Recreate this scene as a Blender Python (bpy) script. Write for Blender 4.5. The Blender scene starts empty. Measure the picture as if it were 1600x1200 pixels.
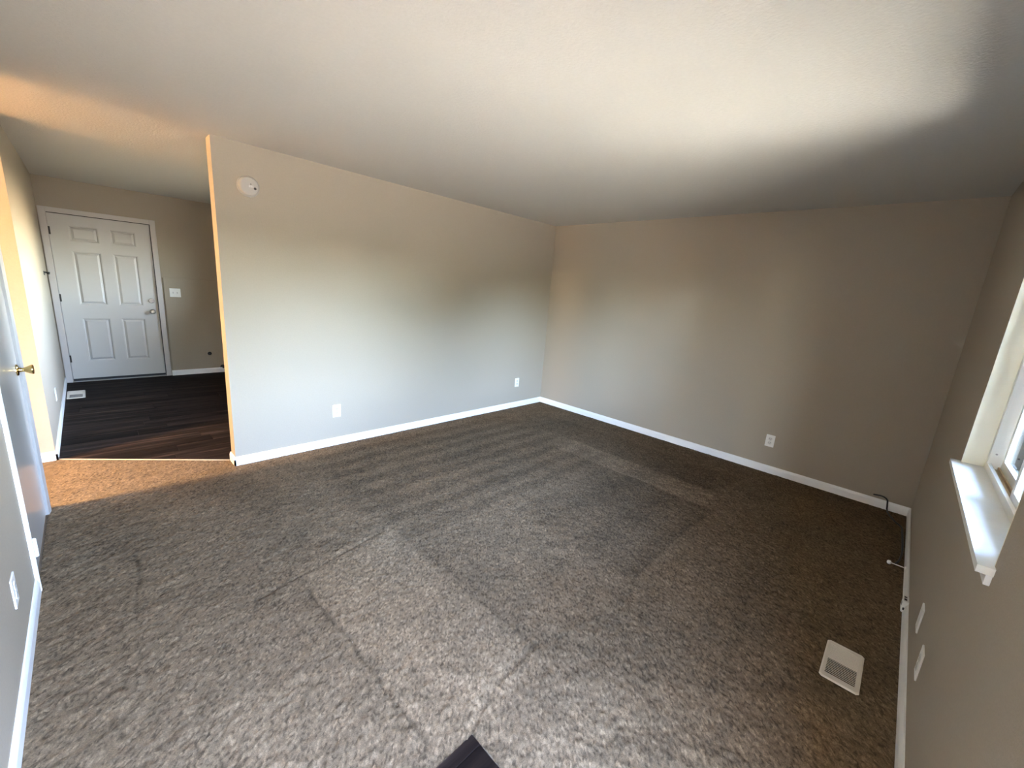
import bpy, bmesh, math, random
import numpy as np
from mathutils import Vector, Matrix

rng = np.random.default_rng(7)
random.seed(7)
S = bpy.context.scene
COL = S.collection
PI = math.pi

# ------------------------------------------------------------------ camera
CAM_POS = (-4.5096, -3.6989, 1.5500)
YAW, PITCH, ROLL, F_PX = 0.760511, -0.223080, 0.0764347, 637.61
d = Vector((math.cos(PITCH) * math.cos(YAW), math.cos(PITCH) * math.sin(YAW), math.sin(PITCH)))
r0 = d.cross(Vector((0, 0, 1))).normalized()
u0 = r0.cross(d)
rr = r0 * math.cos(ROLL) + u0 * math.sin(ROLL)
uu = -r0 * math.sin(ROLL) + u0 * math.cos(ROLL)
cam_data = bpy.data.cameras.new('camera')
cam = bpy.data.objects.new('camera', cam_data)
COL.objects.link(cam)
M = Matrix.Identity(4)
for i in range(3):
    M[i][0], M[i][1], M[i][2], M[i][3] = rr[i], uu[i], -d[i], CAM_POS[i]
cam.matrix_world = M
cam_data.sensor_fit = 'HORIZONTAL'
cam_data.sensor_width = 36.0
cam_data.lens = 36.0 * F_PX / 1600.0
cam_data.clip_start = 0.02
S.camera = cam

# ------------------------------------------------------------------ sky, sun, exposure
SUN_EL, SUN_AZ = math.radians(58), math.radians(6)     # azimuth from +x towards +y
SKY, SUN, EXPO = 5.2, 54.0, 2.79
world = bpy.data.worlds.new('sky')
S.world = world
world.use_nodes = True
wn = world.node_tree.nodes
wl = world.node_tree.links
sky = wn.new('ShaderNodeTexSky')
sky.sky_type = 'NISHITA'
sky.sun_disc = False
sky.sun_elevation = SUN_EL
sky.sun_rotation = PI / 2 - SUN_AZ
sky.altitude = 1600
sky.dust_density = 2.5
bgn = wn['Background']
wbal = wn.new('ShaderNodeVectorMath')          # camera white balance of the daylight
wbal.operation = 'MULTIPLY'
wbal.inputs[1].default_value = (1.10, 0.97, 0.91)
wl.new(sky.outputs['Color'], wbal.inputs[0])
wl.new(wbal.outputs['Vector'], bgn.inputs['Color'])
bgn.inputs['Strength'].default_value = SKY

sun_d = bpy.data.lights.new('sun', 'SUN')
sun_d.energy = SUN
sun_d.angle = math.radians(0.53)
sun_d.color = (1.0, 0.93, 0.84)
sun = bpy.data.objects.new('sun', sun_d)
COL.objects.link(sun)
sv = Vector((math.cos(SUN_EL) * math.cos(SUN_AZ), math.cos(SUN_EL) * math.sin(SUN_AZ), math.sin(SUN_EL)))
sun.rotation_euler = sv.to_track_quat('Z', 'Y').to_euler()
sun.location = (4, 4, 9)

for nm, loc, sx, sz, rz in (('window_portal', (-2.2975, -4.15, 1.54), 1.165, 1.27, 0), ('doorway_portal', (-4.27, -4.15, 1.02), 0.78, 2.04, 0),
                            ('fill_window_portal', (-1.245, 1.3, 1.65), 0.8, 1.4, PI / 2)):
    pd = bpy.data.lights.new(nm, 'AREA')
    pd.shape = 'RECTANGLE'
    pd.size, pd.size_y = sx, sz
    pd.cycles.is_portal = True
    po = bpy.data.objects.new(nm, pd)
    COL.objects.link(po)
    po.location = loc
    po.rotation_euler = (PI / 2, 0, 0) if rz == 0 else (0, PI / 2, 0)       # emission side (-z) faces into the room

S.view_settings.view_transform = 'Standard'
S.view_settings.look = 'None'
S.view_settings.exposure = EXPO
S.view_settings.gamma = 1.0
S.view_settings.use_curve_mapping = False
S.cycles.use_denoising = True
S.cycles.max_bounces = 14
S.cycles.diffuse_bounces = 10
S.cycles.caustics_reflective = False
S.cycles.caustics_refractive = False
S.cycles.sample_clamp_indirect = 6.0


# ------------------------------------------------------------------ materials
def mat(name, color, rough=0.6, metal=0.0, spec=0.5, bump=None, vary=None, emit=None):
    """bump = (noise scale, strength, distance, detail); vary = (noise scale, amount)"""
    m = bpy.data.materials.new(name)
    m.use_nodes = True
    n, l = m.node_tree.nodes, m.node_tree.links
    b = n['Principled BSDF']
    b.inputs['Base Color'].default_value = (*color, 1)
    b.inputs['Roughness'].default_value = rough
    b.inputs['Metallic'].default_value = metal
    b.inputs['Specular IOR Level'].default_value = spec
    geo = n.new('ShaderNodeNewGeometry')
    if bump:
        t = n.new('ShaderNodeTexNoise')
        t.inputs['Scale'].default_value = bump[0]
        t.inputs['Detail'].default_value = bump[3] if len(bump) > 3 else 3
        l.new(geo.outputs['Position'], t.inputs['Vector'])
        bp = n.new('ShaderNodeBump')
        bp.inputs['Strength'].default_value = bump[1]
        bp.inputs['Distance'].default_value = bump[2]
        l.new(t.outputs['Fac'], bp.inputs['Height'])
        l.new(bp.outputs['Normal'], b.inputs['Normal'])
    if vary:
        t2 = n.new('ShaderNodeTexNoise')
        t2.inputs['Scale'].default_value = vary[0]
        t2.inputs['Detail'].default_value = 4
        l.new(geo.outputs['Position'], t2.inputs['Vector'])
        mr = n.new('ShaderNodeMapRange')
        mr.inputs['To Min'].default_value = 1 - vary[1]
        mr.inputs['To Max'].default_value = 1 + vary[1]
        l.new(t2.outputs['Fac'], mr.inputs['Value'])
        mx = n.new('ShaderNodeVectorMath')
        mx.operation = 'SCALE'
        mx.inputs[0].default_value = color
        l.new(mr.outputs['Result'], mx.inputs['Scale'])
        l.new(mx.outputs['Vector'], b.inputs['Base Color'])
    if emit:
        b.inputs['Emission Color'].default_value = (*emit[0], 1)
        b.inputs['Emission Strength'].default_value = emit[1]
    return m


M_wall = mat('wall_paint', (0.36, 0.310, 0.242), 0.7, spec=0.12, bump=(140, 0.25, 0.004, 3), vary=(90, 0.05))
M_ceil = mat('ceiling_paint', (0.52, 0.495, 0.44), 0.8, spec=0.2, bump=(75, 0.35, 0.006, 4), vary=(70, 0.05))
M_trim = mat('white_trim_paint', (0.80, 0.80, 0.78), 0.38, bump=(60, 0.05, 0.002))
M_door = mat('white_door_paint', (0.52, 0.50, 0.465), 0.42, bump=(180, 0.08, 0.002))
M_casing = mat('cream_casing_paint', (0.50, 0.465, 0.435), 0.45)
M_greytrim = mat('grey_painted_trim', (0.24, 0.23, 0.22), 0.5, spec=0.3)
M_jamb = mat('warm_lit_jamb', (0.80, 0.75, 0.58), 0.5)  # cream tint carries the warm bounced light on the jamb
M_closet = mat('grey_semigloss_door', (0.35, 0.33, 0.305), 0.2, spec=0.25, bump=(30, 0.02, 0.002))
M_plate = mat('ivory_plastic', (0.78, 0.77, 0.73), 0.35)
M_recept = mat('grey_white_plastic', (0.62, 0.61, 0.58), 0.4)
M_dark = mat('black_slot', (0.012, 0.011, 0.010), 0.6)
M_black = mat('black_rubber', (0.010, 0.010, 0.011), 0.5)
M_brass = mat('polished_brass', (0.60, 0.43, 0.17), 0.18, metal=1.0)
M_nickel = mat('satin_nickel', (0.34, 0.32, 0.29), 0.32, metal=1.0)
M_bronze = mat('dark_hinge_metal', (0.05, 0.045, 0.04), 0.45, metal=0.8)
M_alum = mat('worn_aluminium', (0.30, 0.28, 0.26), 0.45, metal=0.7)
M_vinyl = mat('cream_window_vinyl', (0.80, 0.79, 0.72), 0.4)
M_track = mat('tan_window_track', (0.52, 0.40, 0.24), 0.6, vary=(25, 0.25))
M_sill = mat('painted_sill', (0.84, 0.84, 0.78), 0.4, vary=(14, 0.08), bump=(40, 0.05, 0.002))
M_vent = mat('cream_register_enamel', (0.66, 0.62, 0.54), 0.45)
M_smoke = mat('off_white_plastic', (0.39, 0.36, 0.315), 0.5)
M_sub = mat('plywood_subfloor', (0.20, 0.15, 0.10), 0.9)
M_conc = mat('pale_concrete', (0.68, 0.60, 0.48), 0.9, bump=(40, 0.3, 0.01), vary=(8, 0.12))
M_stoop = mat('grey_concrete', (0.20, 0.185, 0.165), 0.9, bump=(40, 0.3, 0.01), vary=(8, 0.12))
M_lawn = mat('dry_lawn', (0.085, 0.075, 0.05), 0.95, bump=(30, 0.6, 0.03), vary=(3, 0.3))
M_street = mat('pale_asphalt', (0.185, 0.165, 0.142), 0.9, vary=(5, 0.08))
M_sky_blocker = mat('sky_blocker_leaves', (0.045, 0.06, 0.03), 0.9)
M_roof = mat('roof_shingle', (0.16, 0.14, 0.13), 0.9, bump=(20, 0.4, 0.02))
M_strip = mat('tan_carpet_edge_strip', (0.42, 0.35, 0.27), 0.5, metal=0.2)
M_lamp = mat('lit_lamp_glass', (0.9, 0.8, 0.6), 0.4, emit=((1.0, 0.64, 0.33), 175.0))

# window glass: clear sheet with a Fresnel reflection
M_glass = bpy.data.materials.new('window_glass')
M_glass.use_nodes = True
n, l = M_glass.node_tree.nodes, M_glass.node_tree.links
n.remove(n['Principled BSDF'])
tr = n.new('ShaderNodeBsdfTransparent'); tr.inputs['Color'].default_value = (0.93, 0.96, 0.95, 1)
gl = n.new('ShaderNodeBsdfGlossy'); gl.inputs['Roughness'].default_value = 0.02
fr = n.new('ShaderNodeFresnel'); fr.inputs['IOR'].default_value = 1.45
mx = n.new('ShaderNodeMixShader')
l.new(fr.outputs['Fac'], mx.inputs['Fac']); l.new(tr.outputs['BSDF'], mx.inputs[1]); l.new(gl.outputs['BSDF'], mx.inputs[2])
l.new(mx.outputs['Shader'], n['Material Output'].inputs['Surface'])

# dark vinyl planks: streaky grain along x, tone per plank
M_plank = bpy.data.materials.new('dark_vinyl_plank')
M_plank.use_nodes = True
n, l = M_plank.node_tree.nodes, M_plank.node_tree.links
b = n['Principled BSDF']
b.inputs['Roughness'].default_value = 0.6
b.inputs['Specular IOR Level'].default_value = 0.04
geo = n.new('ShaderNodeNewGeometry')
info = n.new('ShaderNodeObjectInfo')
mul = n.new('ShaderNodeMath'); mul.operation = 'MULTIPLY'; mul.inputs[1].default_value = 37.0
l.new(info.outputs['Random'], mul.inputs[0])
comb = n.new('ShaderNodeCombineXYZ'); l.new(mul.outputs[0], comb.inputs['X']); l.new(mul.outputs[0], comb.inputs['Z'])
add = n.new('ShaderNodeVectorMath'); add.operation = 'ADD'
l.new(geo.outputs['Position'], add.inputs[0]); l.new(comb.outputs[0], add.inputs[1])
sc = n.new('ShaderNodeVectorMath'); sc.operation = 'MULTIPLY'; sc.inputs[1].default_value = (1.1, 26, 1)
l.new(add.outputs[0], sc.inputs[0])
t = n.new('ShaderNodeTexNoise'); t.inputs['Scale'].default_value = 1.0; t.inputs['Detail'].default_value = 6; t.inputs['Roughness'].default_value = 0.62
l.new(sc.outputs[0], t.inputs['Vector'])
cr = n.new('ShaderNodeValToRGB')
cr.color_ramp.elements[0].position = 0.36; cr.color_ramp.elements[0].color = (0.006, 0.004, 0.0035, 1)
cr.color_ramp.elements[1].position = 0.74; cr.color_ramp.elements[1].color = (0.062, 0.042, 0.033, 1)
e = cr.color_ramp.elements.new(0.55); e.color = (0.015, 0.010, 0.008, 1)
l.new(t.outputs['Fac'], cr.inputs['Fac'])
tone = n.new('ShaderNodeMapRange'); tone.inputs['To Min'].default_value = 0.65; tone.inputs['To Max'].default_value = 1.5
l.new(info.outputs['Random'], tone.inputs['Value'])
s2 = n.new('ShaderNodeVectorMath'); s2.operation = 'SCALE'
l.new(cr.outputs['Color'], s2.inputs[0]); l.new(tone.outputs['Result'], s2.inputs['Scale'])
l.new(s2.outputs['Vector'], b.inputs['Base Color'])
bp = n.new('ShaderNodeBump'); bp.inputs['Strength'].default_value = 0.12; bp.inputs['Distance'].default_value = 0.002
l.new(t.outputs['Fac'], bp.inputs['Height']); l.new(bp.outputs['Normal'], b.inputs['Normal'])

# carpet: colour of each tuft, with painted pile shading, stored on the mesh, fibre noise on top
M_carpet = bpy.data.materials.new('taupe_cut_pile')
M_carpet.use_nodes = True
n, l = M_carpet.node_tree.nodes, M_carpet.node_tree.links
b = n['Principled BSDF']
b.inputs['Roughness'].default_value = 0.95
b.inputs['Specular IOR Level'].default_value = 0.02
at = n.new('ShaderNodeAttribute'); at.attribute_name = 'tuft_shade_colour'
geo = n.new('ShaderNodeNewGeometry')
t = n.new('ShaderNodeTexNoise'); t.inputs['Scale'].default_value = 260; t.inputs['Detail'].default_value = 2
l.new(geo.outputs['Position'], t.inputs['Vector'])
mr = n.new('ShaderNodeMapRange'); mr.inputs['From Min'].default_value = 0.3; mr.inputs['From Max'].default_value = 0.7
mr.inputs['To Min'].default_value = 0.72; mr.inputs['To Max'].default_value = 1.28
l.new(t.outputs['Fac'], mr.inputs['Value'])
sc = n.new('ShaderNodeVectorMath'); sc.operation = 'SCALE'
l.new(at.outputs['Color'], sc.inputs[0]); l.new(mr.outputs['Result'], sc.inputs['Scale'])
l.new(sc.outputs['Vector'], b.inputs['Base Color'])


# ------------------------------------------------------------------ mesh helpers
def add_box(bm, x0, x1, y0, y1, z0, z1, bev=0.0):
    vs = [bm.verts.new((x, y, z)) for x in (x0, x1) for y in (y0, y1) for z in (z0, z1)]
    q = [(0, 1, 3, 2), (4, 6, 7, 5), (0, 4, 5, 1), (2, 3, 7, 6), (0, 2, 6, 4), (1, 5, 7, 3)]
    fs = [bm.faces.new([vs[i] for i in f]) for f in q]
    if bev > 0:
        ed = list({e for f in fs for e in f.edges})
        bmesh.ops.bevel(bm, geom=ed, offset=bev, segments=2, profile=0.6, affect='EDGES')


def add_lathe(bm, origin, axis, prof, seg=24):
    """prof: list of (distance along the axis, radius)"""
    o, a = Vector(origin), Vector(axis).normalized()
    h = Vector((0, 0, 1)) if abs(a.z) < 0.9 else Vector((1, 0, 0))
    e1 = a.cross(h).normalized(); e2 = a.cross(e1)
    rings = []
    for (t, r) in prof:
        if r < 1e-6:
            rings.append([bm.verts.new(o + a * t)])
        else:
            rings.append([bm.verts.new(o + a * t + (e1 * math.cos(2 * PI * k / seg) + e2 * math.sin(2 * PI * k / seg)) * r) for k in range(seg)])
    for A, B in zip(rings, rings[1:]):
        for k in range(seg):
            a0, a1 = A[k % len(A)], A[(k + 1) % len(A)]
            b0, b1 = B[k % len(B)], B[(k + 1) % len(B)]
            if len(A) == 1:
                bm.faces.new((a0, b1, b0))
            elif len(B) == 1:
                bm.faces.new((a0, a1, b0))
            else:
                bm.faces.new((a0, a1, b1, b0))
    for R, rev in ((rings[0], True), (rings[-1], False)):
        if len(R) > 2:
            bm.faces.new(R[::-1] if rev else R)


def catmull(P, n=8):
    P = [Vector(p) for p in P]
    Q = [P[0] * 2 - P[1]] + P + [P[-1] * 2 - P[-2]]
    out = []
    for i in range(1, len(Q) - 2):
        for k in range(n):
            t = k / n
            a, b_, c, d_ = Q[i - 1], Q[i], Q[i + 1], Q[i + 2]
            out.append(0.5 * ((2 * b_) + (c - a) * t + (2 * a - 5 * b_ + 4 * c - d_) * t * t + (3 * b_ - a - 3 * c + d_) * t ** 3))
    out.append(P[-1])
    return out


def add_tube(bm, pts, r, seg=10):
    pts = [Vector(p) for p in pts]
    rings = []
    ref = None
    for i, p in enumerate(pts):
        t = (pts[min(i + 1, len(pts) - 1)] - pts[max(i - 1, 0)]).normalized()
        if ref is None:
            ref = t.orthogonal().normalized()
        ref = (ref - t * ref.dot(t)).normalized()
        b_ = t.cross(ref)
        rings.append([bm.verts.new(p + (ref * math.cos(2 * PI * k / seg) + b_ * math.sin(2 * PI * k / seg)) * r) for k in range(seg)])
    for A, B in zip(rings, rings[1:]):
        for k in range(seg):
            bm.faces.new((A[k], A[(k + 1) % seg], B[(k + 1) % seg], B[k]))
    bm.faces.new(rings[0][::-1]); bm.faces.new(rings[-1])


def obj(name, bm, material, parent=None, smooth=False, origin=None):
    bmesh.ops.recalc_face_normals(bm, faces=bm.faces[:])
    if origin is not None:
        bmesh.ops.translate(bm, verts=bm.verts[:], vec=-Vector(origin))
    me = bpy.data.meshes.new(name)
    bm.to_mesh(me); bm.free()
    me.materials.append(material)
    if smooth:
        for p in me.polygons:
            p.use_smooth = True
        me.set_sharp_from_angle(angle=math.radians(38))
    o = bpy.data.objects.new(name, me)
    COL.objects.link(o)
    if origin is not None:
        o.location = origin
    if parent is not None:
        o.parent = parent
    return o


def boxes(name, lst, material, parent=None, bev=0.0):
    bm = bmesh.new()
    for bx in lst:
        add_box(bm, *bx, bev=bev)
    return obj(name, bm, material, parent)


def tag(o, label, cat, group=None, kind=None):
    o['label'] = label
    o['category'] = cat
    if group: o['group'] = group
    if kind: o['kind'] = kind
    return o


def empty(name, loc, rot=(0, 0, 0)):
    o = bpy.data.objects.new(name, None)
    o.empty_display_size = 0.05
    o.location = loc
    o.rotation_euler = rot
    COL.objects.link(o)
    return o


def struct(o, label, cat):
    o['kind'] = 'structure'
    o['label'] = label
    o['category'] = cat
    return o


def dup(root, loc, rot):
    """copy a thing, its parts and their sub-parts (shared mesh data)"""
    r = root.copy(); COL.objects.link(r)
    r.location = loc; r.rotation_euler = rot
    for ch in root.children:
        c = ch.copy(); COL.objects.link(c); c.parent = r
        for g in ch.children:
            g2 = g.copy(); COL.objects.link(g2); g2.parent = c
    return r


# ------------------------------------------------------------------ dimensions
H = 2.44
W = 3.9857            # window wall at y = -W
XD = -4.82            # left wall
XE = -4.81            # left wall of the entry
YO = 0.86             # far wall of the hall
LA = -3.803           # free end of the long wall
TA = 0.13             # its thickness
YB = 3.80             # back wall of the entry
YX = -W - 0.16        # outside face of the window wall
XR = -1.40            # right end of the entry
XL = -8.15            # end of the hall

# ------------------------------------------------------------------ structure
struct(boxes('wall_back', [(LA, 0.15, 0, TA, 0, H)], M_wall), 'long greige wall with smoke alarm and free left end', 'wall')
struct(boxes('wall_right', [(0, 0.15, YX, 0, 0, H)], M_wall), 'greige wall meeting the long wall and the window wall', 'wall')
WX0, WX1, WZ0, WZ1 = -2.88, -1.715, 0.905, 2.17
DX0, DX1, DZ1 = -4.66, -3.88, 2.04
struct(boxes('wall_window', [
    (XL - 0.15, DX0, YX, -W, 0, H), (DX0, DX1, YX, -W, DZ1, H), (DX1, WX0, YX, -W, 0, H),
    (WX0, WX1, YX, -W, 0, WZ0), (WX0, WX1, YX, -W, WZ1, H), (WX1, 0, YX, -W, 0, H)], M_wall),
    'greige wall at the right edge holding the window', 'wall')
CD0, CD1, CDZ = -0.965, -0.145, 2.04        # closet door opening
struct(boxes('wall_left', [(XD - 0.115, XD, -W, CD0, 0, H), (XD - 0.115, XD, CD1, -0.06, 0, H), (XD - 0.115, XD, CD0, CD1, CDZ, H)], M_wall),
       'greige wall at the left edge beside the carpet', 'wall')
struct(boxes('wall_hall_near', [(XL, XD - 0.115, -0.415, -0.30, 0, H), (XD - 0.117, XD - 0.115, -0.30, -0.175, 0, H)], M_wall), 'near wall of the side hall', 'wall')
struct(boxes('wall_hall_far', [(XL, XE, YO, YO + 0.115, 0, H)], M_wall), 'strip of hall wall glowing orange under lamp light', 'wall')
struct(boxes('wall_hall_end', [(XL - 0.15, XL, -W, YB + 0.15, 0, H)], M_wall), 'end wall of the side hall', 'wall')
struct(boxes('wall_entry_left', [(XE - 0.115, XE, YO + 0.115, YB, 0, H)], M_wall), 'left wall of the entry leading to the white door', 'wall')
ED0, ED1, EDZ = -4.757, -3.812, 2.062
struct(boxes('wall_entry_back', [(XL, ED0, YB, YB + 0.15, 0, H), (ED1, XR, YB, YB + 0.15, 0, H), (ED0, ED1, YB, YB + 0.15, EDZ, H)], M_wall),
       'back wall of the entry around the white door', 'wall')
VY0, VY1 = 0.6, 2.0        # assumed side window, unseen, added to light the entry
struct(boxes('wall_entry_right', [(XR, XR + 0.15, TA, VY0, 0, H), (XR, XR + 0.15, VY1, YB + 0.15, 0, H), (XR, XR + 0.15, VY0, VY1, 0, 1.25), (XR, XR + 0.15, VY0, VY1, 2.05, H)], M_wall), 'right end wall of the entry', 'wall')
struct(boxes('ceiling', [(XL - 0.15, 0.15, YX, YB + 0.15, H, H + 0.12)], M_ceil), 'white textured ceiling over room, hall and entry', 'ceiling')
struct(boxes('roof', [(XL - 0.5, 0.5, YX - 0.12, YB + 0.5, H + 0.14, H + 0.24)], M_roof), 'roof slab of the house', 'roof')
floor = struct(boxes('floor', [(XL - 0.15, 0.15, YX, YB + 0.15, -0.16, -0.008)], M_sub), 'floor with dark plank strips around the carpet', 'floor')
struct(boxes('ground', [(-40, 40, -60, 40, -0.5, -0.30)], M_lawn), 'lawn outside the window', 'ground')
struct(boxes('bounce_drive', [(-2.25, -0.95, -7.3, -4.17, -0.30, -0.255)], M_conc), 'unseen concrete drive shaped to bounce sunlight through the window', 'path')  # out of view; placed and sized to throw sunlight onto the ceiling
struct(boxes('bounce_street', [(-40, 40, -21, -7.4, -0.32, -0.28)], M_street), 'unseen pale pavement added to bounce sunlight indoors', 'bounce_street')  # out of view; added so bounced sun reaches deeper indoors
struct(boxes('stoop', [(-5.1, -3.4, -5.3, YX - 0.02, -0.30, -0.13)], M_stoop), 'concrete stoop outside the front doorway', 'path')


# unseen greenery added opposite, heights shaped to block low skylight
bm = bmesh.new()
NX, NZ = 260, 10
gr = []
for i in range(NX + 1):
    x = -60 + 120 * i / NX
    band = lambda a_, b_, k_: 1 / (1 + math.exp(-(x - a_) * k_)) / (1 + math.exp((x - b_) * k_))
    h = 2.8 + 2.4 * band(-19, -11, 1.2) + 1.0 * band(-11, -6.6, 1.5) + 2.9 * band(-6.6, -2.7, 2.5)
    h += 0.25 * math.sin(x * 0.31) + 0.3 * math.sin(x * 0.83 + 1) + 0.4 * random.random()
    gr.append([bm.verts.new((x + random.uniform(-.15, .15), -24 + s_ * (0.5 + 1.1 * math.sin(PI * min(1, 0.15 + 0.85 * k / NZ))) + random.uniform(-.2, .2), -0.35 + (h + 0.35) * k / NZ))
               for s_ in (1, -1) for k in (range(NZ + 1) if s_ == 1 else range(NZ, -1, -1))])
for A, B in zip(gr, gr[1:]):
    for k in range(len(A) - 1):
        bm.faces.new((A[k], A[k + 1], B[k + 1], B[k]))
struct(obj('sky_blocker', bm, M_sky_blocker), 'unseen greenery beyond the lawn, added to block low sky', 'sky_blocker')


def baseboard(name, segs, label):
    """segs: (x0,y0,x1,y1,nx,ny): foot line on the wall and the normal into the room"""
    bm = bmesh.new()
    prof = [(0, 0), (0.0125, 0), (0.0125, 0.052), (0.0095, 0.064), (0.0055, 0.0735), (0, 0.0735)]
    for (x0, y0, x1, y1, nx, ny) in segs:
        A = [bm.verts.new((x0 + nx * t, y0 + ny * t, z)) for t, z in prof]
        B = [bm.verts.new((x1 + nx * t, y1 + ny * t, z)) for t, z in prof]
        for k in range(len(prof)):
            k2 = (k + 1) % len(prof)
            bm.faces.new((A[k], A[k2], B[k2], B[k]))
        bm.faces.new(A); bm.faces.new(B[::-1])
    return struct(obj(name, bm, M_trim), label, 'baseboard')


e_ = 0.0125
baseboard('baseboard_back', [(LA - e_, 0, 0, 0, 0, -1), (LA, -e_, LA, TA + e_, -1, 0)], 'white baseboard along the long wall and its free end')
baseboard('baseboard_right', [(0, 0, 0, -W, -1, 0)], 'white baseboard under the right wall')
baseboard('baseboard_window', [(0, -W, DX1 + 0.06, -W, 0, 1)], 'dim baseboard running under the window wall')
baseboard('baseboard_left', [(XD, -W, XD, CD0 - 0.057, 1, 0)], 'bright white baseboard at the lower left edge')
baseboard('baseboard_hall', [(XL, YO, XE + e_, YO, 0, -1)], 'short white baseboard under the orange lit hall wall')
baseboard('baseboard_entry_left', [(XE, YO - e_, XE, YB - 0.015, 1, 0)], 'white baseboard on the left wall of the entry')
baseboard('baseboard_entry_back', [(-3.76, YB - 0.016, XR, YB - 0.016, 0, -1)], 'white baseboard right of the entry door')
baseboard('baseboard_entry_inner', [(LA, TA, XR, TA, 0, 1)], 'baseboard on the entry side of the long wall')
baseboard('baseboard_hall_near', [(XD - 0.115, -0.06, XD, -0.06, 0, 1)], 'baseboard on the near side of the hall')

# proud wall patch right of the entry door
bm = bmesh.new(); add_box(bm, -3.748, XR, YB - 0.016, YB, 0.0, 1.375, bev=0.003)
struct(obj('trim_1', bm, M_wall), 'slightly proud lower wall section right of the entry door', 'wall panel')


# ------------------------------------------------------------------ floor planks
def clip(poly, nx, ny, c):
    """keep nx*x + ny*y >= c"""
    out = []
    for i in range(len(poly)):
        p, q = poly[i], poly[(i + 1) % len(poly)]
        dp, dq = nx * p[0] + ny * p[1] - c, nx * q[0] + ny * q[1] - c
        if dp >= 0: out.append(p)
        if dp * dq < 0:
            t = dp / (dp - dq)
            out.append((p[0] + t * (q[0] - p[0]), p[1] + t * (q[1] - p[1])))
    return out


def plank(poly):
    cx = sum(p[0] for p in poly) / len(poly); cy = sum(p[1] for p in poly) / len(poly)
    bm = bmesh.new()
    def ins(p, k):
        v = Vector((cx - p[0], cy - p[1])); L = v.length
        sx = k if p[0] < cx else -k; sy = k if p[1] < cy else -k
        return (p[0] + sx, p[1] + sy)
    lo = [bm.verts.new((*ins(p, 0.0006), -0.008)) for p in poly]
    mid = [bm.verts.new((*ins(p, 0.0006), -0.0016)) for p in poly]
    top = [bm.verts.new((*ins(p, 0.0022), 0.0)) for p in poly]
    k = len(poly)
    for i in range(k):
        j = (i + 1) % k
        bm.faces.new((lo[i], lo[j], mid[j], mid[i])); bm.faces.new((mid[i], mid[j], top[j], top[i]))
    bm.faces.new(top)
    return obj('plank', bm, M_plank, floor, origin=(cx, cy, 0))


DGX0, DGY0, DGX1, DGY1 = -4.80, 0.868, -3.815, 0.143     # diagonal carpet edge
nvec = Vector((DGY0 - DGY1, DGX1 - DGX0)).normalized()    # towards +x,+y
nc = nvec.x * DGX0 + nvec.y * DGY0
PW, PL = 0.152, 1.22
row = 0
y = TA
while y < YB - 0.01:
    y1 = min(y + PW, YB)
    x = XE - random.random() * PL
    while x < XR:
        x1 = x + PL
        poly = [(max(x, XE), y), (min(x1, XR), y), (min(x1, XR), y1), (max(x, XE), y1)]
        if poly[1][0] - poly[0][0] > 0.02:
            poly = clip(poly, nvec.x, nvec.y, nc)
            if len(poly) >= 3:
                area = 0.5 * abs(sum(poly[i][0] * poly[(i + 1) % len(poly)][1] - poly[(i + 1) % len(poly)][0] * poly[i][1] for i in range(len(poly))))
                if area > 2e-4:
                    plank(poly)
        x = x1
    y = y1
PADX, PADY = -3.713, -2.876
y = -W
while y < PADY - 0.001:
    y1 = min(y + PW, PADY)
    x = XD - random.random() * PL
    while x < PADX:
        x1 = x + PL
        xa, xb = max(x, XD), min(x1, PADX)
        if xb - xa > 0.02:
            plank([(xa, y), (xb, y), (xb, y1), (xa, y1)])
        x = x1
    y = y1

# ------------------------------------------------------------------ carpet
def vnoise(x, y, s, seed):
    g = np.random.default_rng(seed).random((256, 256))
    u, v = x * s + 1000.3, y * s + 1000.7
    i, j = np.floor(u).astype(int), np.floor(v).astype(int)
    fu, fv = u - i, v - j
    fu = fu * fu * (3 - 2 * fu); fv = fv * fv * (3 - 2 * fv)
    a, b_ = g[i % 256, j % 256], g[(i + 1) % 256, j % 256]
    c, e = g[i % 256, (j + 1) % 256], g[(i + 1) % 256, (j + 1) % 256]
    return (a * (1 - fu) + b_ * fu) * (1 - fv) + (c * (1 - fu) + e * fu) * fv


def sstep(a, b_, x):
    t = np.clip((x - a) / (b_ - a), 0, 1)
    return t * t * (3 - 2 * t)


def rect(x, y, x0, x1, y0, y1, s=0.03):
    return sstep(x0 - s, x0 + s, x) * (1 - sstep(x1 - s, x1 + s, x)) * sstep(y0 - s, y0 + s, y) * (1 - sstep(y1 - s, y1 + s, y))


def segd(x, y, ax, ay, bx, by):
    vx, vy = bx - ax, by - ay
    t = np.clip(((x - ax) * vx + (y - ay) * vy) / (vx * vx + vy * vy), 0, 1)
    return np.hypot(x - ax - t * vx, y - ay - t * vy)


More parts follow.
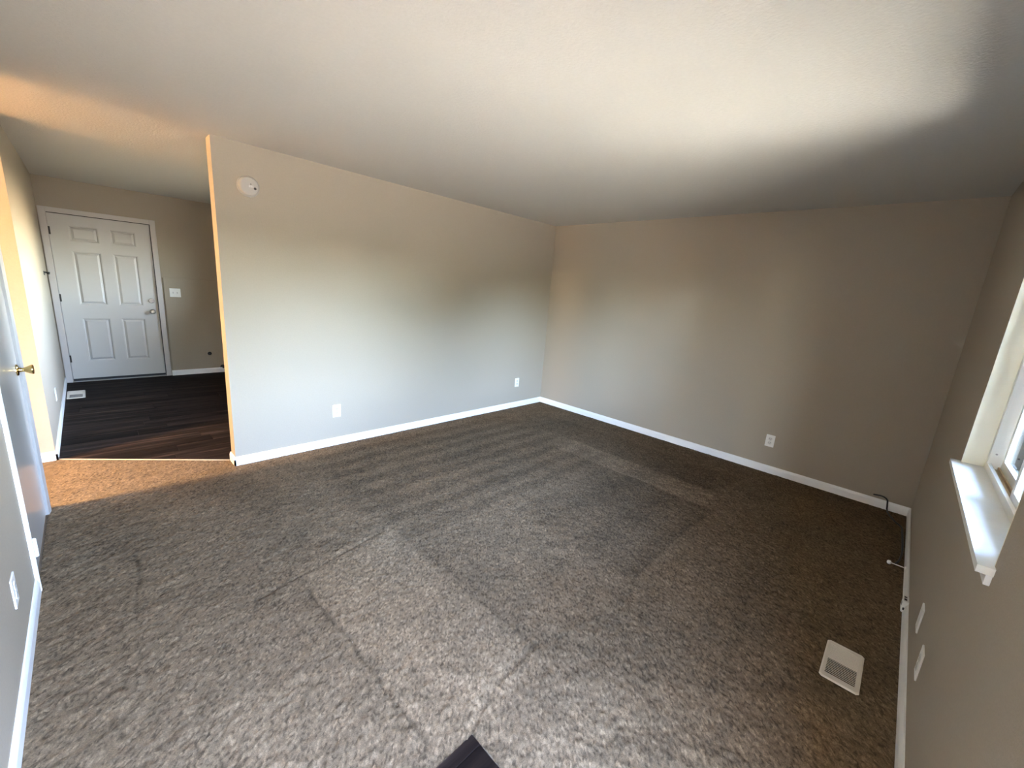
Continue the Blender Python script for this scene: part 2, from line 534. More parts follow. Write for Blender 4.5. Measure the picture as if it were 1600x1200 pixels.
def build_carpet():
    st = 0.0078
    gx = np.arange(XD + 0.001, 0.0, st); gy = np.arange(-W + 0.001, 0.88, st)
    X, Y = np.meshgrid(gx, gy, indexing='ij')
    nx_, ny_ = X.shape
    Xc, Yc = X[:-1, :-1] + st / 2, Y[:-1, :-1] + st / 2
    ragged = 0.006 * (vnoise(Xc, Yc, 45, 3) - 0.5)
    keep = ~((Xc < PADX + ragged) & (Yc < PADY + ragged))
    beyond = Yc > 0
    keep &= ~(beyond & (Xc > LA - 0.004))
    keep &= ~(beyond & (nvec.x * Xc + nvec.y * Yc > nc))
    keep &= ~(beyond & (Yc > YO))
    Xj = X + rng.normal(0, 0.0017, X.shape); Yj = Y + rng.normal(0, 0.0017, X.shape)
    wx = X + 0.018 * (vnoise(X, Y, 9, 11) - 0.5) + 0.03 * (vnoise(X, Y, 3, 12) - 0.5)
    wy = Y + 0.018 * (vnoise(X, Y, 9, 13) - 0.5) + 0.03 * (vnoise(X, Y, 3, 14) - 0.5)
    lay_shade = 1.0 + 0.16 * (vnoise(X, Y, 1.6, 21) - 0.5) + 0.16 * (vnoise(X, Y, 5, 22) - 0.5) + 0.22 * (vnoise(X, Y, 22, 23) - 0.5)
    # vacuum strokes: light and dark of the laid pile painted into the colour
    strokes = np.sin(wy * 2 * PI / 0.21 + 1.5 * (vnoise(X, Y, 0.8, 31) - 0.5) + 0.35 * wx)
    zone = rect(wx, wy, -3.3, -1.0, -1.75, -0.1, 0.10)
    lay_shade *= 1 - 0.10 * zone + 0.11 * zone * np.clip(strokes * 1.6, -1, 1)
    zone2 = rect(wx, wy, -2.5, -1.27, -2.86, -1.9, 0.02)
    lay_shade *= 1 + 0.14 * rect(wx, wy, -2.62, -1.6, -3.25, -2.86, 0.025) * (0.4 + 0.6 * (1 - sstep(-2.6, -1.7, wx)))
    lay_shade *= 1 - 0.17 * zone2 + 0.06 * zone2 * np.clip(np.sin(wy * 2 * PI / 0.34 + 0.7), -1, 1)
    lay_shade *= 1 + 0.32 * rect(wx, wy, -3.86, -3.29, -2.87, -1.55, 0.022)
    lay_shade *= 1 + 0.10 * rect(wx, wy, -4.82, -3.86, -3.0, -1.6, 0.03)
    lay_shade *= 1 + 0.27 * rect(wx, wy, -1.26, -0.92, -2.80, -1.25, 0.022)
    lay_shade *= 1 - 0.15 * rect(wx, wy, -0.92, -0.4, -2.82, -0.7, 0.03)
    diag = (wx + 3.02) + (wy + 3.25)          # paler on the doorway side, pile shading painted in
    lay_shade *= 1 + 0.20 * (1 - sstep(-0.02, 0.02, diag)) * sstep(-3.72, -3.6, wx)
    lay_shade *= 1 - 0.12 * rect(wx, wy, -4.75, -3.7, -0.95, -0.2, 0.15) * np.clip(0.5 + np.sin(wx * 9 + wy * 3), 0, 1)
    groove = np.zeros_like(X)
    for (ax, ay, bx, by, wd, dp) in [(-3.865, -1.80, -3.846, -2.80, 0.010, 1.0), (-4.09, -1.69, -3.34, -1.56, 0.009, 0.8),
                                     (-4.48, -0.95, -4.49, -1.22, 0.010, 1.0), (-4.49, -1.22, -4.52, -1.75, 0.008, 0.45),
                                     (-3.47, -2.80, -3.25, -2.78, 0.014, 0.9), (-3.25, -2.78, -3.29, -2.2, 0.008, 0.35),
                                     (-3.71, -2.87, -3.5, -2.8, 0.010, 0.5), (-3.0, -1.5, -2.2, -1.05, 0.008, -0.35),
                                     (-1.25, -1.3, -1.26, -2.8, 0.008, 0.5)]:
        dd = segd(wx, wy, ax, ay, bx, by)
        groove += dp * np.exp(-(dd / wd) ** 2)
    lay_shade *= 1 - 0.38 * np.clip(groove, -0.5, 1)  # shade inside the grooves painted darker as well
    tuft = rng.random(X.shape)
    Z = -0.001 + 0.0042 * (rng.random(X.shape) - 0.5) + 0.004 * (vnoise(X, Y, 48, 41) - 0.5) + 0.004 * (vnoise(X, Y, 16, 42) - 0.5) - 0.0045 * np.clip(groove, 0, 1)
    speck = np.where(tuft < 0.17, 0.52, np.where(tuft > 0.86, 1.45, 1.0)) * (0.88 + 0.24 * rng.random(X.shape))
    base = np.array([0.126, 0.090, 0.055])
    tint = (vnoise(X, Y, 2.2, 51) - 0.5)
    C = np.ones((nx_, ny_, 4), np.float32)
    C[..., :3] = base * (lay_shade * speck)[..., None]
    C[..., 0] *= 1 + 0.05 * tint; C[..., 2] *= 1 - 0.05 * tint
    idx = np.arange(nx_ * ny_).reshape(nx_, ny_)
    q = np.stack([idx[:-1, :-1], idx[1:, :-1], idx[1:, 1:], idx[:-1, 1:]], -1)[keep]
    used = np.zeros(nx_ * ny_, bool); used[q.ravel()] = True
    remap = np.cumsum(used) - 1
    V = np.stack([Xj, Yj, Z], -1).reshape(-1, 3)[used]
    Cc = C.reshape(-1, 4)[used]
    q = remap[q]
    # hall carpet, coarser
    hs = 0.03
    hx = np.arange(XL, XD + 0.001, hs); hx[-1] = XD + 0.001; hy = np.linspace(-0.058, YO - 0.002, 32)
    HX, HY = np.meshgrid(hx, hy, indexing='ij')
    HZ = -0.001 + 0.006 * (rng.random(HX.shape) - 0.5)
    HV = np.stack([HX, HY, HZ], -1).reshape(-1, 3)
    hi = np.arange(HX.size).reshape(HX.shape) + len(V)
    hq = np.stack([hi[:-1, :-1], hi[1:, :-1], hi[1:, 1:], hi[:-1, 1:]], -1).reshape(-1, 4)
    HC = np.ones((HX.size, 4), np.float32); HC[:, :3] = base * (0.8 + 0.4 * rng.random((HX.size, 1)))
    V = np.concatenate([V, HV]); q = np.concatenate([q, hq]); Cc = np.concatenate([Cc, HC])
    me = bpy.data.meshes.new('carpet')
    me.vertices.add(len(V)); me.vertices.foreach_set('co', V.astype(np.float32).ravel())
    me.loops.add(q.size); me.loops.foreach_set('vertex_index', q.astype(np.int32).ravel())
    me.polygons.add(len(q)); me.polygons.foreach_set('loop_start', np.arange(0, q.size, 4, dtype=np.int32))
    me.update(calc_edges=True)
    me.polygons.foreach_set('use_smooth', np.ones(len(q), bool))
    ca = me.color_attributes.new('tuft_shade_colour', 'FLOAT_COLOR', 'POINT')
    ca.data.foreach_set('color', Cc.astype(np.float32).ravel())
    me.materials.append(M_carpet)
    me.validate()
    o = bpy.data.objects.new('carpet', me)
    COL.objects.link(o)
    return tag(o, 'speckled taupe cut pile carpet with vacuum marks covering the room floor', 'carpet', kind='stuff')


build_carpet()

# edge strip where carpet meets the entry planks
bm = bmesh.new()
dv = (Vector((DGX1, DGY1)) - Vector((DGX0, DGY0))).normalized()
pA, pB = Vector((DGX0 + 0.003, DGY0 - 0.004)), Vector((DGX1 - 0.003, DGY1))
hw = 0.009
prof = [(-hw, 0.0), (-hw * 0.5, 0.0035), (0, 0.0045), (hw * 0.5, 0.0035), (hw, 0.0)]
A = [bm.verts.new((*(pA + nvec * t), z + 0.0005)) for t, z in prof]
B = [bm.verts.new((*(pB + nvec * t), z + 0.0005)) for t, z in prof]
for k in range(4):
    bm.faces.new((A[k], A[k + 1], B[k + 1], B[k]))
bm.faces.new((A[4], A[0], B[0], B[4])); bm.faces.new(A[::-1]); bm.faces.new(B)
struct(obj('trim_2', bm, M_strip), 'thin tan edge strip between carpet and entry planks', 'strip')

# ------------------------------------------------------------------ window
win = empty('window_1', ((WX0 + WX1) / 2, -W - 0.08, WZ0))
struct(win, 'white horizontal sliding window in the right wall', 'window')
def wpart(name, lst, m, bev=0.0, parent=None):
    bm = bmesh.new()
    for bx in lst: add_box(bm, *bx, bev=bev)
    o = obj(name, bm, m, parent or win)
    if parent is None: o.matrix_parent_inverse = Matrix.Translation(-win.location)
    return o
ZS = 0.928
wpart('window_sill', [(WX0 - 0.025, WX1 + 0.025, -W, -W + 0.034, ZS - 0.022, ZS), (WX0, WX1, -W - 0.075, -W, ZS - 0.022, ZS)], M_sill)
wpart('apron', [(WX0 - 0.02, WX1 + 0.02, -W, -W + 0.013, ZS - 0.054, ZS - 0.022)], M_trim, 0.003)
wpart('jamb', [(WX1 - 0.002, WX1 + 0.001, -W - 0.0745, -W + 0.0005, ZS, WZ1), (WX0 - 0.001, WX0 + 0.002, -W - 0.0745, -W + 0.0005, ZS, WZ1), (WX0, WX1, -W - 0.0745, -W, WZ1 - 0.002, WZ1 + 0.001)], M_jamb)
yi, yo = -W - 0.072, -W - 0.155
fw = 0.042
wpart('frame', [(WX0, WX0 + fw, yo, yi, ZS, WZ1), (WX1 - fw, WX1, yo, yi, ZS, WZ1), (WX0 + fw, WX1 - fw, yo, yi, WZ1 - fw, WZ1),
                (WX0 + fw, WX1 - fw, yo, yi - 0.062, ZS, ZS + 0.03), (WX0 + fw, WX1 - fw, yi - 0.012, yi, ZS, ZS + 0.032)], M_vinyl)
wpart('track', [(WX0 + fw, WX1 - fw, yi - 0.062, yi - 0.012, ZS, ZS + 0.010), (WX0 + fw, WX1 - fw, yi - 0.040, yi - 0.034, ZS + 0.010, ZS + 0.022)], M_track)
XM = -2.27
def sash(x0, x1, y0, y1):
    z0, z1 = ZS + 0.012, WZ1 - fw - 0.004
    s = 0.036
    o = wpart('sash', [(x0, x0 + s, y0, y1, z0, z1), (x1 - s, x1, y0, y1, z0, z1), (x0 + s, x1 - s, y0, y1, z0, z0 + s + 0.01), (x0 + s, x1 - s, y0, y1, z1 - s, z1)], M_vinyl)
    ym = (y0 + y1) / 2
    g = wpart('pane', [(x0 + s, x1 - s, ym - 0.002, ym + 0.002, z0 + s + 0.01, z1 - s)], M_glass, 0, o)
sash(WX0 + fw + 0.002, XM + 0.018, yi - 0.034, yi - 0.013)
sash(XM - 0.018, WX1 - fw - 0.002, yi - 0.062, yi - 0.041)
for yy, z in ((yi - 0.018, 1.005), (yi - 0.052, 0.995)):
    bm = bmesh.new(); add_lathe(bm, (WX1 - fw, yy, z), (-1, 0, 0), [(0, 0.004), (0.0015, 0.004)], 10)
    o = obj('screw', bm, M_nickel, win); o.matrix_parent_inverse = Matrix.Translation(-win.location)


w2 = empty('fill_window', (XR + 0.1, (VY0 + VY1) / 2, 1.25))
struct(w2, 'assumed unseen side window added to light the entry', 'window')
o = boxes('frame', [(XR + 0.07, XR + 0.13, VY0, VY0 + 0.05, 1.25, 2.05), (XR + 0.07, XR + 0.13, VY1 - 0.05, VY1, 1.25, 2.05),
                    (XR + 0.07, XR + 0.13, VY0 + 0.05, VY1 - 0.05, 1.25, 1.3), (XR + 0.07, XR + 0.13, VY0 + 0.05, VY1 - 0.05, 2.0, 2.05)], M_vinyl, w2)
o.matrix_parent_inverse = Matrix.Translation(-w2.location)
o = boxes('pane', [(XR + 0.098, XR + 0.102, VY0 + 0.05, VY1 - 0.05, 1.3, 2.0)], M_glass, w2)
o.matrix_parent_inverse = Matrix.Translation(-w2.location)


# ------------------------------------------------------------------ doors
def casing_profile(bm, x0, x1, y0, y1, z0, z1):
    add_box(bm, x0, x1, y0, y1, z0, z1, bev=0.004)

# entry door (door_1): six raised panels, faces -y
YS = YB + 0.004                       # front face of the slab
SX0, SX1, SZ0, SZ1 = -4.737, -3.831, 0.042, 2.043
cols = [(-4.578, -4.322), (-4.218, -3.978)]
rows = [(0.262, 0.812), (0.982, 1.630), (1.742, 1.925)]
dr = empty('door_1', ((SX0 + SX1) / 2, YB, 0))
struct(dr, 'white six panel door at the back of the entry', 'door')
def dpart(name, bm, m, parent, root, smooth=False):
    o = obj(name, bm, m, parent, smooth)
    if parent is root: o.matrix_parent_inverse = Matrix.Translation(-Vector(root.location))
    return o
bm = bmesh.new()
xs = sorted({SX0, SX1, *[v for c in cols for v in c]}); zs = sorted({SZ0, SZ1, *[v for c in rows for v in c]})
vv = {(x, z): bm.verts.new((x, YS, z)) for x in xs for z in zs}
DEPTH = 0.011
for i in range(len(xs) - 1):
    for j in range(len(zs) - 1):
        x0, x1, z0, z1 = xs[i], xs[i + 1], zs[j], zs[j + 1]
        if (x0, x1) in cols and (z0, z1) in rows:
            prev = [vv[x0, z0], vv[x1, z0], vv[x1, z1], vv[x0, z1]]
            for ins_, dep in ((0.010, 0.003), (0.018, DEPTH)):
                nxt = [bm.verts.new((x, YS + dep, z)) for x, z in ((x0 + ins_, z0 + ins_), (x1 - ins_, z0 + ins_), (x1 - ins_, z1 - ins_), (x0 + ins_, z1 - ins_))]
                for k in range(4):
                    bm.faces.new((prev[k], prev[(k + 1) % 4], nxt[(k + 1) % 4], nxt[k]))
                prev = nxt
            bm.faces.new(prev)
        else:
            bm.faces.new((vv[x0, z0], vv[x1, z0], vv[x1, z1], vv[x0, z1]))
add_box(bm, SX0, SX1, YS + 0.013, YS + 0.044, SZ0, SZ1)
ring = [(SX0, SZ0), (SX1, SZ0), (SX1, SZ1), (SX0, SZ1)]
for k in range(4):
    (xa, za), (xb, zb) = ring[k], ring[(k + 1) % 4]
    bm.faces.new([bm.verts.new(p) for p in ((xa, YS, za), (xb, YS, zb), (xb, YS + 0.014, zb), (xa, YS + 0.014, za))])
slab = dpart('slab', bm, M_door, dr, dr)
for c in cols:
    for r_ in rows:
        x0, x1, z0, z1 = c[0] + 0.021, c[1] - 0.021, r_[0] + 0.021, r_[1] - 0.021
        bm = bmesh.new()
        prev = [bm.verts.new((x, YS + DEPTH, z)) for x, z in ((x0, z0), (x1, z0), (x1, z1), (x0, z1))]
        for ins_, dep in ((0.016, 0.0035), (0.020, 0.001)):
            nxt = [bm.verts.new((x, YS + dep, z)) for x, z in ((x0 + ins_, z0 + ins_), (x1 - ins_, z0 + ins_), (x1 - ins_, z1 - ins_), (x0 + ins_, z1 - ins_))]
            for k in range(4):
                bm.faces.new((prev[k], prev[(k + 1) % 4], nxt[(k + 1) % 4], nxt[k]))
            prev = nxt
        bm.faces.new(prev)
        dpart('raised_panel', bm, M_door, slab, dr)
bm = bmesh.new()
cw, ct = 0.060, 0.016
for (a, b0, c0, c1) in ((SX0 - 0.004 - cw, SX0 - 0.004, 0, SZ1 + 0.004 + cw), (SX1 + 0.004, SX1 + 0.004 + cw, 0, SZ1 + 0.004 + cw)):
    casing_profile(bm, a, b0, YB - ct, YB, c0, c1)
casing_profile(bm, SX0 - 0.004, SX1 + 0.004, YB - ct, YB, SZ1 + 0.004, SZ1 + 0.004 + cw)
add_box(bm, ED0, SX0 - 0.004, YB, YB + 0.10, 0, EDZ); add_box(bm, SX1 + 0.004, ED1, YB, YB + 0.10, 0, EDZ)
add_box(bm, SX0 - 0.004, SX1 + 0.004, YB, YB + 0.10, SZ1 + 0.004, EDZ)
add_box(bm, ED0, ED1, YB + 0.052, YB + 0.10, 0, EDZ)
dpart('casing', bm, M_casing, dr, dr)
bm = bmesh.new(); add_box(bm, SX0, SX1, YS + 0.004, YS + 0.044, 0.012, SZ0 - 0.001)
dpart('under_door_shade', bm, M_black, dr, dr)  # black strip in place of the shade below the slab
bm = bmesh.new(); add_box(bm, SX1 + 0.0005, SX1 + 0.0085, YB - 0.0162, YB + 0.05, 0.012, SZ1 + 0.008)
add_box(bm, SX0, SX1 + 0.0005, YB - 0.0162, YB + 0.05, SZ1 + 0.0005, SZ1 + 0.008)
dpart('gap_shade', bm, M_bronze, dr, dr)  # dark strips painting the shadow line along the door gap
bm = bmesh.new(); add_box(bm, SX0 - 0.003, SX1 + 0.003, YB - 0.022, YB + 0.05, 0.0, 0.012, bev=0.003)
dpart('threshold', bm, M_alum, dr, dr)
for zc in (0.30, 1.06, 1.845):
    bm = bmesh.new()
    add_lathe(bm, (SX0 - 0.003, YS - 0.004, zc - 0.045), (0, 0, 1), [(0, 0.0065), (0.09, 0.0065)], 10)
    add_box(bm, SX0 - 0.010, SX0 + 0.012, YS - 0.0015, YS + 0.001, zc - 0.045, zc + 0.045)
    dpart('hinge', bm, M_bronze, dr, dr)
bm = bmesh.new()
add_lathe(bm, (-3.893, YS, 0.907), (0, -1, 0), [(0, 0.033), (0.004, 0.033), (0.009, 0.027), (0.010, 0.014), (0.026, 0.012), (0.032, 0.020), (0.042, 0.0275), (0.052, 0.0275), (0.060, 0.020), (0.062, 0.0)], 24)
dpart('knob', bm, M_nickel, dr, dr, True)
bm = bmesh.new()
add_lathe(bm, (-3.893, YS, 1.055), (0, -1, 0), [(0, 0.032), (0.006, 0.032), (0.014, 0.026), (0.015, 0.0)], 24)
add_box(bm, -3.911, -3.875, YS - 0.030, YS - 0.014, 1.049, 1.061, bev=0.003)
dpart('deadbolt', bm, M_nickel, dr, dr, True)

# closet door in the left wall (door_2): plain, semi-gloss, faces +x
XF = XD - 0.004
C0, C1 = -0.957, -0.153
dc = empty('door_2', (XD, (C0 + C1) / 2, 0))
struct(dc, 'plain grey closet door with brass knob at the left edge', 'door')
bm = bmesh.new(); add_box(bm, XF - 0.035, XF, C0, C1, 0.022, 2.03, bev=0.002)
dpart('slab', bm, M_closet, dc, dc)
bm = bmesh.new()
k_ = 0.057
def leg_casing(ya, yb):
    # ya: inner edge beside the door, yb: thicker outer edge
    b_ = bmesh.new()
    pr = [(0, ya), (0.007, ya), (0.010, ya + (yb - ya) * 0.3), (0.014, ya + (yb - ya) * 0.7), (0.014, yb), (0, yb)]
    A = [b_.verts.new((XD + t, y_, 0)) for t, y_ in pr]; B = [b_.verts.new((XD + t, y_, 2.034 + k_)) for t, y_ in pr]
    for i in range(6): b_.faces.new((A[i], A[(i + 1) % 6], B[(i + 1) % 6], B[i]))
    b_.faces.new(A); b_.faces.new(B[::-1])
    return b_
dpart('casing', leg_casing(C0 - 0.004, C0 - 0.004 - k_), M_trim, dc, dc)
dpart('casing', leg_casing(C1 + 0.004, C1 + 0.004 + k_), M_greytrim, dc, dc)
casing_profile(bm, XD, XD + 0.012, C0 - 0.004, C1 + 0.004, 2.034, 2.034 + k_)
add_box(bm, XD - 0.115, XD, CD0, C0 - 0.004, 0, CDZ); add_box(bm, XD - 0.115, XD, C1 + 0.004, CD1, 0, CDZ)
add_box(bm, XD - 0.115, XD, C0 - 0.004, C1 + 0.004, 2.034, CDZ)
add_box(bm, XD - 0.115, XF - 0.036, CD0, CD1, 0, CDZ)
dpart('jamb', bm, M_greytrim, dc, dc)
for zc in (0.20, 1.84):
    bm = bmesh.new()
    add_lathe(bm, (XF + 0.017, C0 + 0.004, zc - 0.045), (0, 0, 1), [(-0.003, 0.005), (0, 0.008), (0.09, 0.008), (0.093, 0.005)], 10)
    add_box(bm, XF - 0.001, XF + 0.012, C0, C0 + 0.016, zc - 0.045, zc + 0.045)
    dpart('hinge', bm, M_trim, dc, dc)
bm = bmesh.new()
add_lathe(bm, (XF, -0.222, 0.922), (1, 0, 0), [(0, 0.032), (0.003, 0.032), (0.008, 0.027), (0.010, 0.013), (0.022, 0.0105), (0.030, 0.013), (0.045, 0.021), (0.056, 0.0262), (0.060, 0.0262), (0.063, 0.024), (0.061, 0.017), (0.061, 0.0)], 28)
kb = dpart('knob', bm, M_brass, dc, dc, True)
kb['label'] = 'polished brass knob'

# ------------------------------------------------------------------ wall plates
# local frame: x right, y out of the wall, z up; origin at the plate's centre on the wall
def make_outlet():
    root = empty('wall_outlet', (0, 0, 0))
    bm = bmesh.new(); add_box(bm, -0.0375, 0.0375, 0, 0.0055, -0.0595, 0.0595, bev=0.0022)
    obj('plate', bm, M_plate, root)
    for zc in (0.0205, -0.0205):
        bm = bmesh.new()
        add_lathe(bm, (0, 0.005, zc), (0, 1, 0), [(0, 0.0168), (0.0022, 0.0168), (0.003, 0.0158), (0.003, 0)], 20)
        rc = obj('receptacle', bm, M_recept, root)
        bm = bmesh.new()
        for sx in (-0.0063, 0.0063):
            add_box(bm, sx - 0.0013, sx + 0.0013, 0.0078, 0.0083, zc - 0.001, zc + 0.0075)
        add_lathe(bm, (0, 0.0078, zc - 0.0085), (0, 1, 0), [(0, 0.0025), (0.0005, 0.0025)], 10)
        obj('slot', bm, M_dark, rc)
    bm = bmesh.new(); add_lathe(bm, (0, 0.0052, 0), (0, 1, 0), [(0, 0.0035), (0.0012, 0.003), (0.0012, 0)], 10)
    obj('screw', bm, M_recept, root)
    return root


o1 = make_outlet()
ROT_A, ROT_B, ROT_C, ROT_D = (0, 0, PI), (0, 0, PI / 2), (0, 0, 0), (0, 0, -PI / 2)
plates = [((-2.979, 0, 0.334), ROT_A, 'white duplex outlet low on the bright long wall, nearer the entry'),
          ((-0.530, 0, 0.345), ROT_A, 'white duplex outlet on the long wall close to the far corner'),
          ((0, -2.928, 0.320), ROT_B, 'duplex outlet on the shaded right wall above its baseboard'),
          ((-2.395, -W, 0.262), ROT_C, 'outlet on the window wall, nearer the camera of two edge-on plates'),
          ((XD, -1.500, 0.318), ROT_D, 'outlet seen edge-on on left wall near the bright casing'),
          ((XE, 1.86, 0.300), ROT_D, 'outlet seen edge-on on left wall of the entry')]
for i, (loc, rot, lab) in enumerate(plates):
    if i == 0:
        o1.location, o1.rotation_euler = loc, rot
        o = o1
    else:
        o = dup(o1, loc, rot)
    tag(o, lab, 'outlet', 'wall outlets')

bl = empty('blank_wall_plate', (-2.087, -W, 0.281))
bm = bmesh.new(); add_box(bm, -0.036, 0.036, 0, 0.006, -0.0585, 0.0585, bev=0.0022); obj('plate', bm, M_plate, bl)
for z in (0.042, -0.042):
    bm = bmesh.new(); add_lathe(bm, (0, 0.0055, z), (0, 1, 0), [(0, 0.0035), (0.0012, 0.003), (0.0012, 0)], 10)
    obj('screw', bm, M_recept, bl)
tag(bl, 'plain white plate on the window wall, farther of two edge-on plates', 'wall plate')

sw = empty('light_switch', (-3.632, YB - 0.016, 1.176), ROT_A)
bm = bmesh.new(); add_box(bm, -0.0605, 0.0605, 0, 0.0055, -0.0595, 0.0595, bev=0.0022); obj('plate', bm, M_plate, sw)
for x in (-0.023, 0.023):
    bm = bmesh.new(); add_box(bm, x - 0.0055, x + 0.0055, 0.005, 0.0065, -0.0125, 0.0125)
    sb = obj('switch_slot', bm, M_recept, sw)
    bm = bmesh.new()
    vs = [bm.verts.new(p) for p in ((x - 0.004, 0.006, -0.004), (x + 0.004, 0.006, -0.004), (x + 0.004, 0.006, 0.008), (x - 0.004, 0.006, 0.008),
                                    (x - 0.0032, 0.018, 0.004), (x + 0.0032, 0.018, 0.004), (x + 0.0032, 0.017, 0.011), (x - 0.0032, 0.017, 0.011))]
    for f in ((0, 1, 2, 3), (4, 7, 6, 5), (0, 4, 5, 1), (1, 5, 6, 2), (2, 6, 7, 3), (3, 7, 4, 0)): bm.faces.new([vs[k] for k in f])
    obj('toggle', bm, M_recept, sb)
tag(sw, 'white double toggle light switch right of the entry door', 'switch')

cp = empty('cable_plate', (-3.300, YB - 0.016, 0.290), ROT_A)
bm = bmesh.new(); add_box(bm, -0.055, 0.055, 0, 0.005, -0.045, 0.050, bev=0.002); obj('plate', bm, M_wall, cp)
bm = bmesh.new(); add_lathe(bm, (0.0, 0.0045, 0.006), (0, 1, 0), [(0, 0.026), (0.004, 0.026), (0.004, 0.018), (0.001, 0.0)], 20)
hl = obj('socket', bm, M_dark, cp); hl['label'] = 'round black socket hole'
tag(cp, 'wall coloured plate with round black hole above entry baseboard', 'wall plate')

# smoke alarm on the long wall
sm = empty('smoke_alarm', (-3.592, 0, 2.153), ROT_A)
bm = bmesh.new(); add_lathe(bm, (0, 0, 0), (0, 1, 0), [(0, 0.073), (0.010, 0.073), (0.012, 0.071), (0.012, 0.0)], 40); obj('base', bm, M_smoke, sm, True)
bm = bmesh.new(); add_lathe(bm, (0, 0.012, 0), (0, 1, 0), [(0, 0.064), (0.003, 0.067), (0.018, 0.066), (0.025, 0.060), (0.027, 0.052), (0.027, 0.0)], 40); cv = obj('cover', bm, M_smoke, sm, True)
bm = bmesh.new(); add_lathe(bm, (-0.036, 0.0385, -0.012), (0, 1, 0), [(0, 0.009), (0.0012, 0.009), (0.0015, 0)], 16); bt = obj('test_button', bm, M_bronze, cv); bt['label'] = 'dark round button'
bm = bmesh.new(); add_lathe(bm, (-0.010, 0.0385, 0.014), (0, 1, 0), [(0, 0.0035), (0.001, 0.0035), (0.001, 0)], 12); obj('indicator', bm, M_bronze, cv)
bm = bmesh.new()
for k in range(5): add_box(bm, -0.024 + k * 0.006, -0.021 + k * 0.006, 0.0388, 0.0395, -0.008, 0.006)
obj('vent_slot', bm, M_recept, cv)
tag(sm, 'round off-white smoke alarm high on the long wall near its free end', 'smoke alarm')

# ------------------------------------------------------------------ floor registers
def register(name, x0, x1, y0, y1, z, along_y, nsl, label, inset):
    root = empty(name, ((x0 + x1) / 2, (y0 + y1) / 2, z))
    ox, oy = (x0 + x1) / 2, (y0 + y1) / 2
    hx, hy = (x1 - x0) / 2, (y1 - y0) / 2
    ix, iy = hx - inset[0], hy - inset[1]
    bm = bmesh.new()
    def loop(a, b_, zz, cut):
        return [bm.verts.new((sx * a - (cut * sx if m == 1 else 0), sy * b_ - (cut * sy if m == 0 else 0), zz))
                for (sx, sy, m) in ((-1, -1, 0), (-1, -1, 1), (1, -1, 1), (1, -1, 0), (1, 1, 0), (1, 1, 1), (-1, 1, 1), (-1, 1, 0))]
    rings = [loop(hx, hy, 0, 0.010), loop(hx - 0.001, hy - 0.001, 0.003, 0.010), loop(hx - 0.006, hy - 0.006, 0.006, 0.008), loop(ix, iy, 0.006, 0.0005), loop(ix, iy, -0.004, 0.0005)]
    for A, B in zip(rings, rings[1:]):
        for k in range(8): bm.faces.new((A[k], A[(k + 1) % 8], B[(k + 1) % 8], B[k]))
    obj('frame', bm, M_vent, root)
    bm = bmesh.new(); add_box(bm, -ix, ix, -iy, iy, -0.0045, -0.0035); obj('duct', bm, M_dark, root)
    L = ix if along_y else iy
    hl = iy if along_y else ix
    first = {}
    for k in range(nsl):
        c = -L + (k + 0.5) * 2 * L / nsl
        half = 1 if c < 0 else -1                # a two-way register: each half leans its own way
        if half not in first:
            bm = bmesh.new()
            wv = 2 * L / nsl * (0.31 if half < 0 else 0.25)
            pr = [(-wv, 0.0036), (wv, 0.0052), (wv, 0.0042), (-wv, 0.0026)]
            if half > 0: pr = [(-wv, 0.0052), (wv, 0.0036), (wv, 0.0026), (-wv, 0.0042)]
            if along_y:
                A = [bm.verts.new((p, -hl, q)) for p, q in pr]; B = [bm.verts.new((p, hl, q)) for p, q in pr]
            else:
                A = [bm.verts.new((-hl, p, q)) for p, q in pr]; B = [bm.verts.new((hl, p, q)) for p, q in pr]
            for i in range(4): bm.faces.new((A[i], A[(i + 1) % 4], B[(i + 1) % 4], B[i]))
            bm.faces.new(A); bm.faces.new(B[::-1])
            first[half] = o = obj('louver', bm, M_vent, root)
        else:
            o = first[half].copy(); COL.objects.link(o); o.parent = root
        o.location = (c, 0, 0) if along_y else (0, c, 0)
    return tag(root, label, 'vent')


register('floor_register', -2.421, -2.138, -3.854, -3.7145, 0.002, True, 20, 'cream metal floor register set in the carpet near the window wall', (0.030, 0.017))
register('floor_register', -4.79, -4.64, 2.885, 3.27, 0.0005, False, 22, 'pale floor register on dark entry planks near the white door', (0.022, 0.030))

# ------------------------------------------------------------------ small things
bm = bmesh.new()
cable = catmull([(-0.004, -3.745, 0.098), (-0.010, -3.800, 0.106), (-0.018, -3.835, 0.090), (-0.021, -3.845, 0.045), (-0.035, -3.850, 0.016), (-0.12, -3.862, 0.0125),
                 (-0.25, -3.905, 0.0125), (-0.33, -3.945, 0.0125), (-0.45, -3.952, 0.0125), (-0.62, -3.957, 0.0125), (-0.80, -3.957, 0.0125), (-0.95, -3.945, 0.0125), (-1.03, -3.925, 0.0125)], 7)
add_tube(bm, cable, 0.0055, 10)
cb = obj('cable', bm, M_black, smooth=True)
tag(cb, 'black cable draped over the baseboard and along the carpet in the right corner', 'cable')

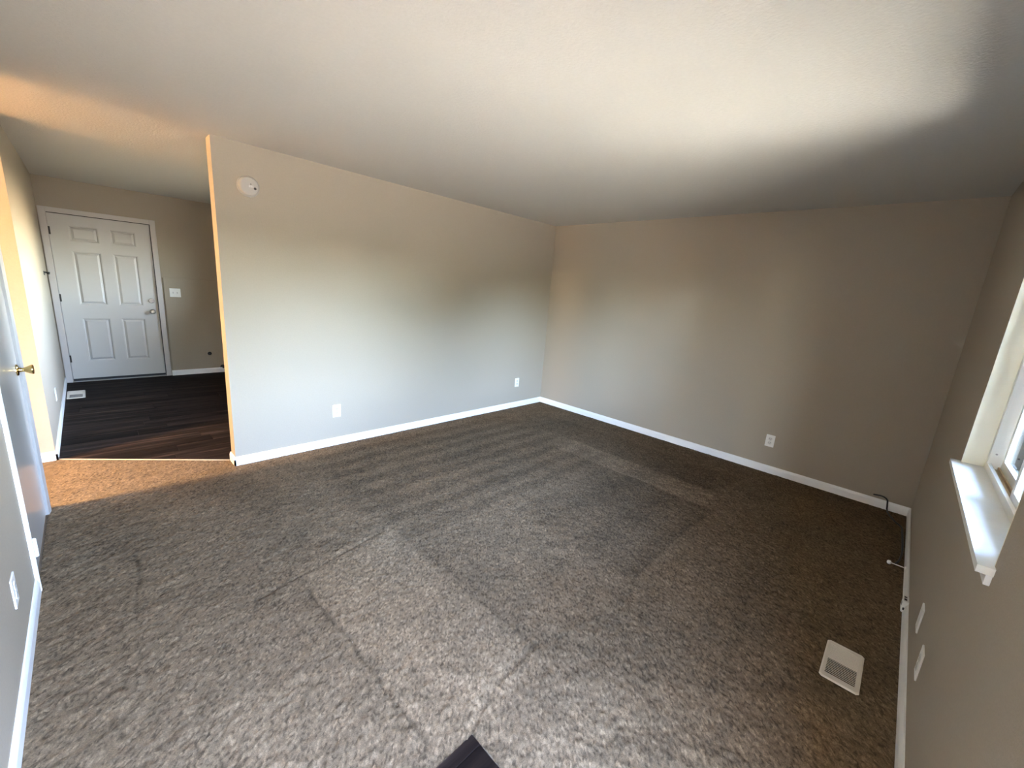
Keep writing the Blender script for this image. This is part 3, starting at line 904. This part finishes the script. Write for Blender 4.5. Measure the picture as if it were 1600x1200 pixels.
ds = empty('door_stop', (-1.10, -W + 0.0125, 0.045))
bm = bmesh.new(); add_lathe(bm, (0, 0, 0), (0, 1, 0), [(0, 0.011), (0.004, 0.011), (0.007, 0.006), (0.007, 0)], 16); obj('base', bm, M_plate, ds, True)
tipv = Vector((0.0, 0.074, 0.0))
bm = bmesh.new(); add_tube(bm, [(0, 0.005, 0), (0, 0.035, 0), tuple(tipv)], 0.0032, 10); obj('rod', bm, M_plate, ds, True)
bm = bmesh.new(); add_lathe(bm, tuple(tipv), (0, 1, 0), [(-0.006, 0.006), (-0.002, 0.0115), (0.006, 0.0125), (0.012, 0.0105), (0.015, 0.005), (0.0155, 0)], 18); obj('tip', bm, M_plate, ds, True)
tag(ds, 'small white door stop sticking out from the baseboard under the window', 'door stop')

jb = empty('phone_jack', (-1.575, -W + 0.0125, 0.0))
bm = bmesh.new(); add_box(bm, -0.036, 0.036, -0.012, 0.012, 0.020, 0.088, bev=0.006); obj('housing', bm, M_trim, jb)
for bx in ((-0.0368, -0.0352, -0.004, 0.007, 0.036, 0.050), (-0.024, -0.004, -0.003, 0.008, 0.0872, 0.0886), (0.006, 0.020, -0.003, 0.008, 0.0872, 0.0886), (-0.012, 0.012, 0.0115, 0.0128, 0.046, 0.062)):
    bm = bmesh.new(); add_box(bm, *bx); obj('socket', bm, M_dark, jb)
tag(jb, 'small jack box with dark holes on the window wall baseboard', 'jack')

hk = empty('black_hook', (XE, 3.22, 1.362))
bm = bmesh.new(); add_box(bm, 0, 0.005, -0.022, 0.022, -0.022, 0.022, bev=0.002); obj('base', bm, M_black, hk)
bm = bmesh.new(); add_tube(bm, catmull([(0.003, 0, 0.008), (0.022, 0, 0.006), (0.036, -0.002, -0.006), (0.040, -0.004, 0.014)], 6), 0.008, 10); obj('prong', bm, M_black, hk, True)
tag(hk, 'small black hook on the entry wall beside the door casing', 'hook')

bp_ = empty('pipe_stub', (-3.150, YB - 0.016, 0.085))
bm = bmesh.new(); add_lathe(bm, (0, 0, 0), (0, -1, 0), [(0, 0.030), (0.006, 0.030), (0.006, 0.018), (0.05, 0.018), (0.05, 0.013), (0.01, 0.0)], 18); obj('stub', bm, M_black, bp_, True)
tag(bp_, 'small black pipe stub above baseboard, half hidden by the wall end', 'pipe')

# hall ceiling lamp, out of frame: its warm light reaches the hall mouth
lp = empty('ceiling_lamp', (-7.0, 0.05, H))
bm = bmesh.new(); add_lathe(bm, (0, 0, 0), (0, 0, -1), [(0, 0.07), (0.02, 0.07), (0.025, 0.012), (0.10, 0.012), (0.10, 0)], 24); obj('base', bm, M_nickel, lp, True)
bm = bmesh.new(); add_lathe(bm, (0, 0, -0.09), (0, 0, -1), [(0, 0), (0.012, 0.12), (0.03, 0.205), (0.06, 0.205), (0.10, 0.16), (0.118, 0.09), (0.124, 0)], 32); obj('shade', bm, M_lamp, lp, True)
tag(lp, 'warm ceiling lamp lighting the side hall left of the frame', 'lamp')
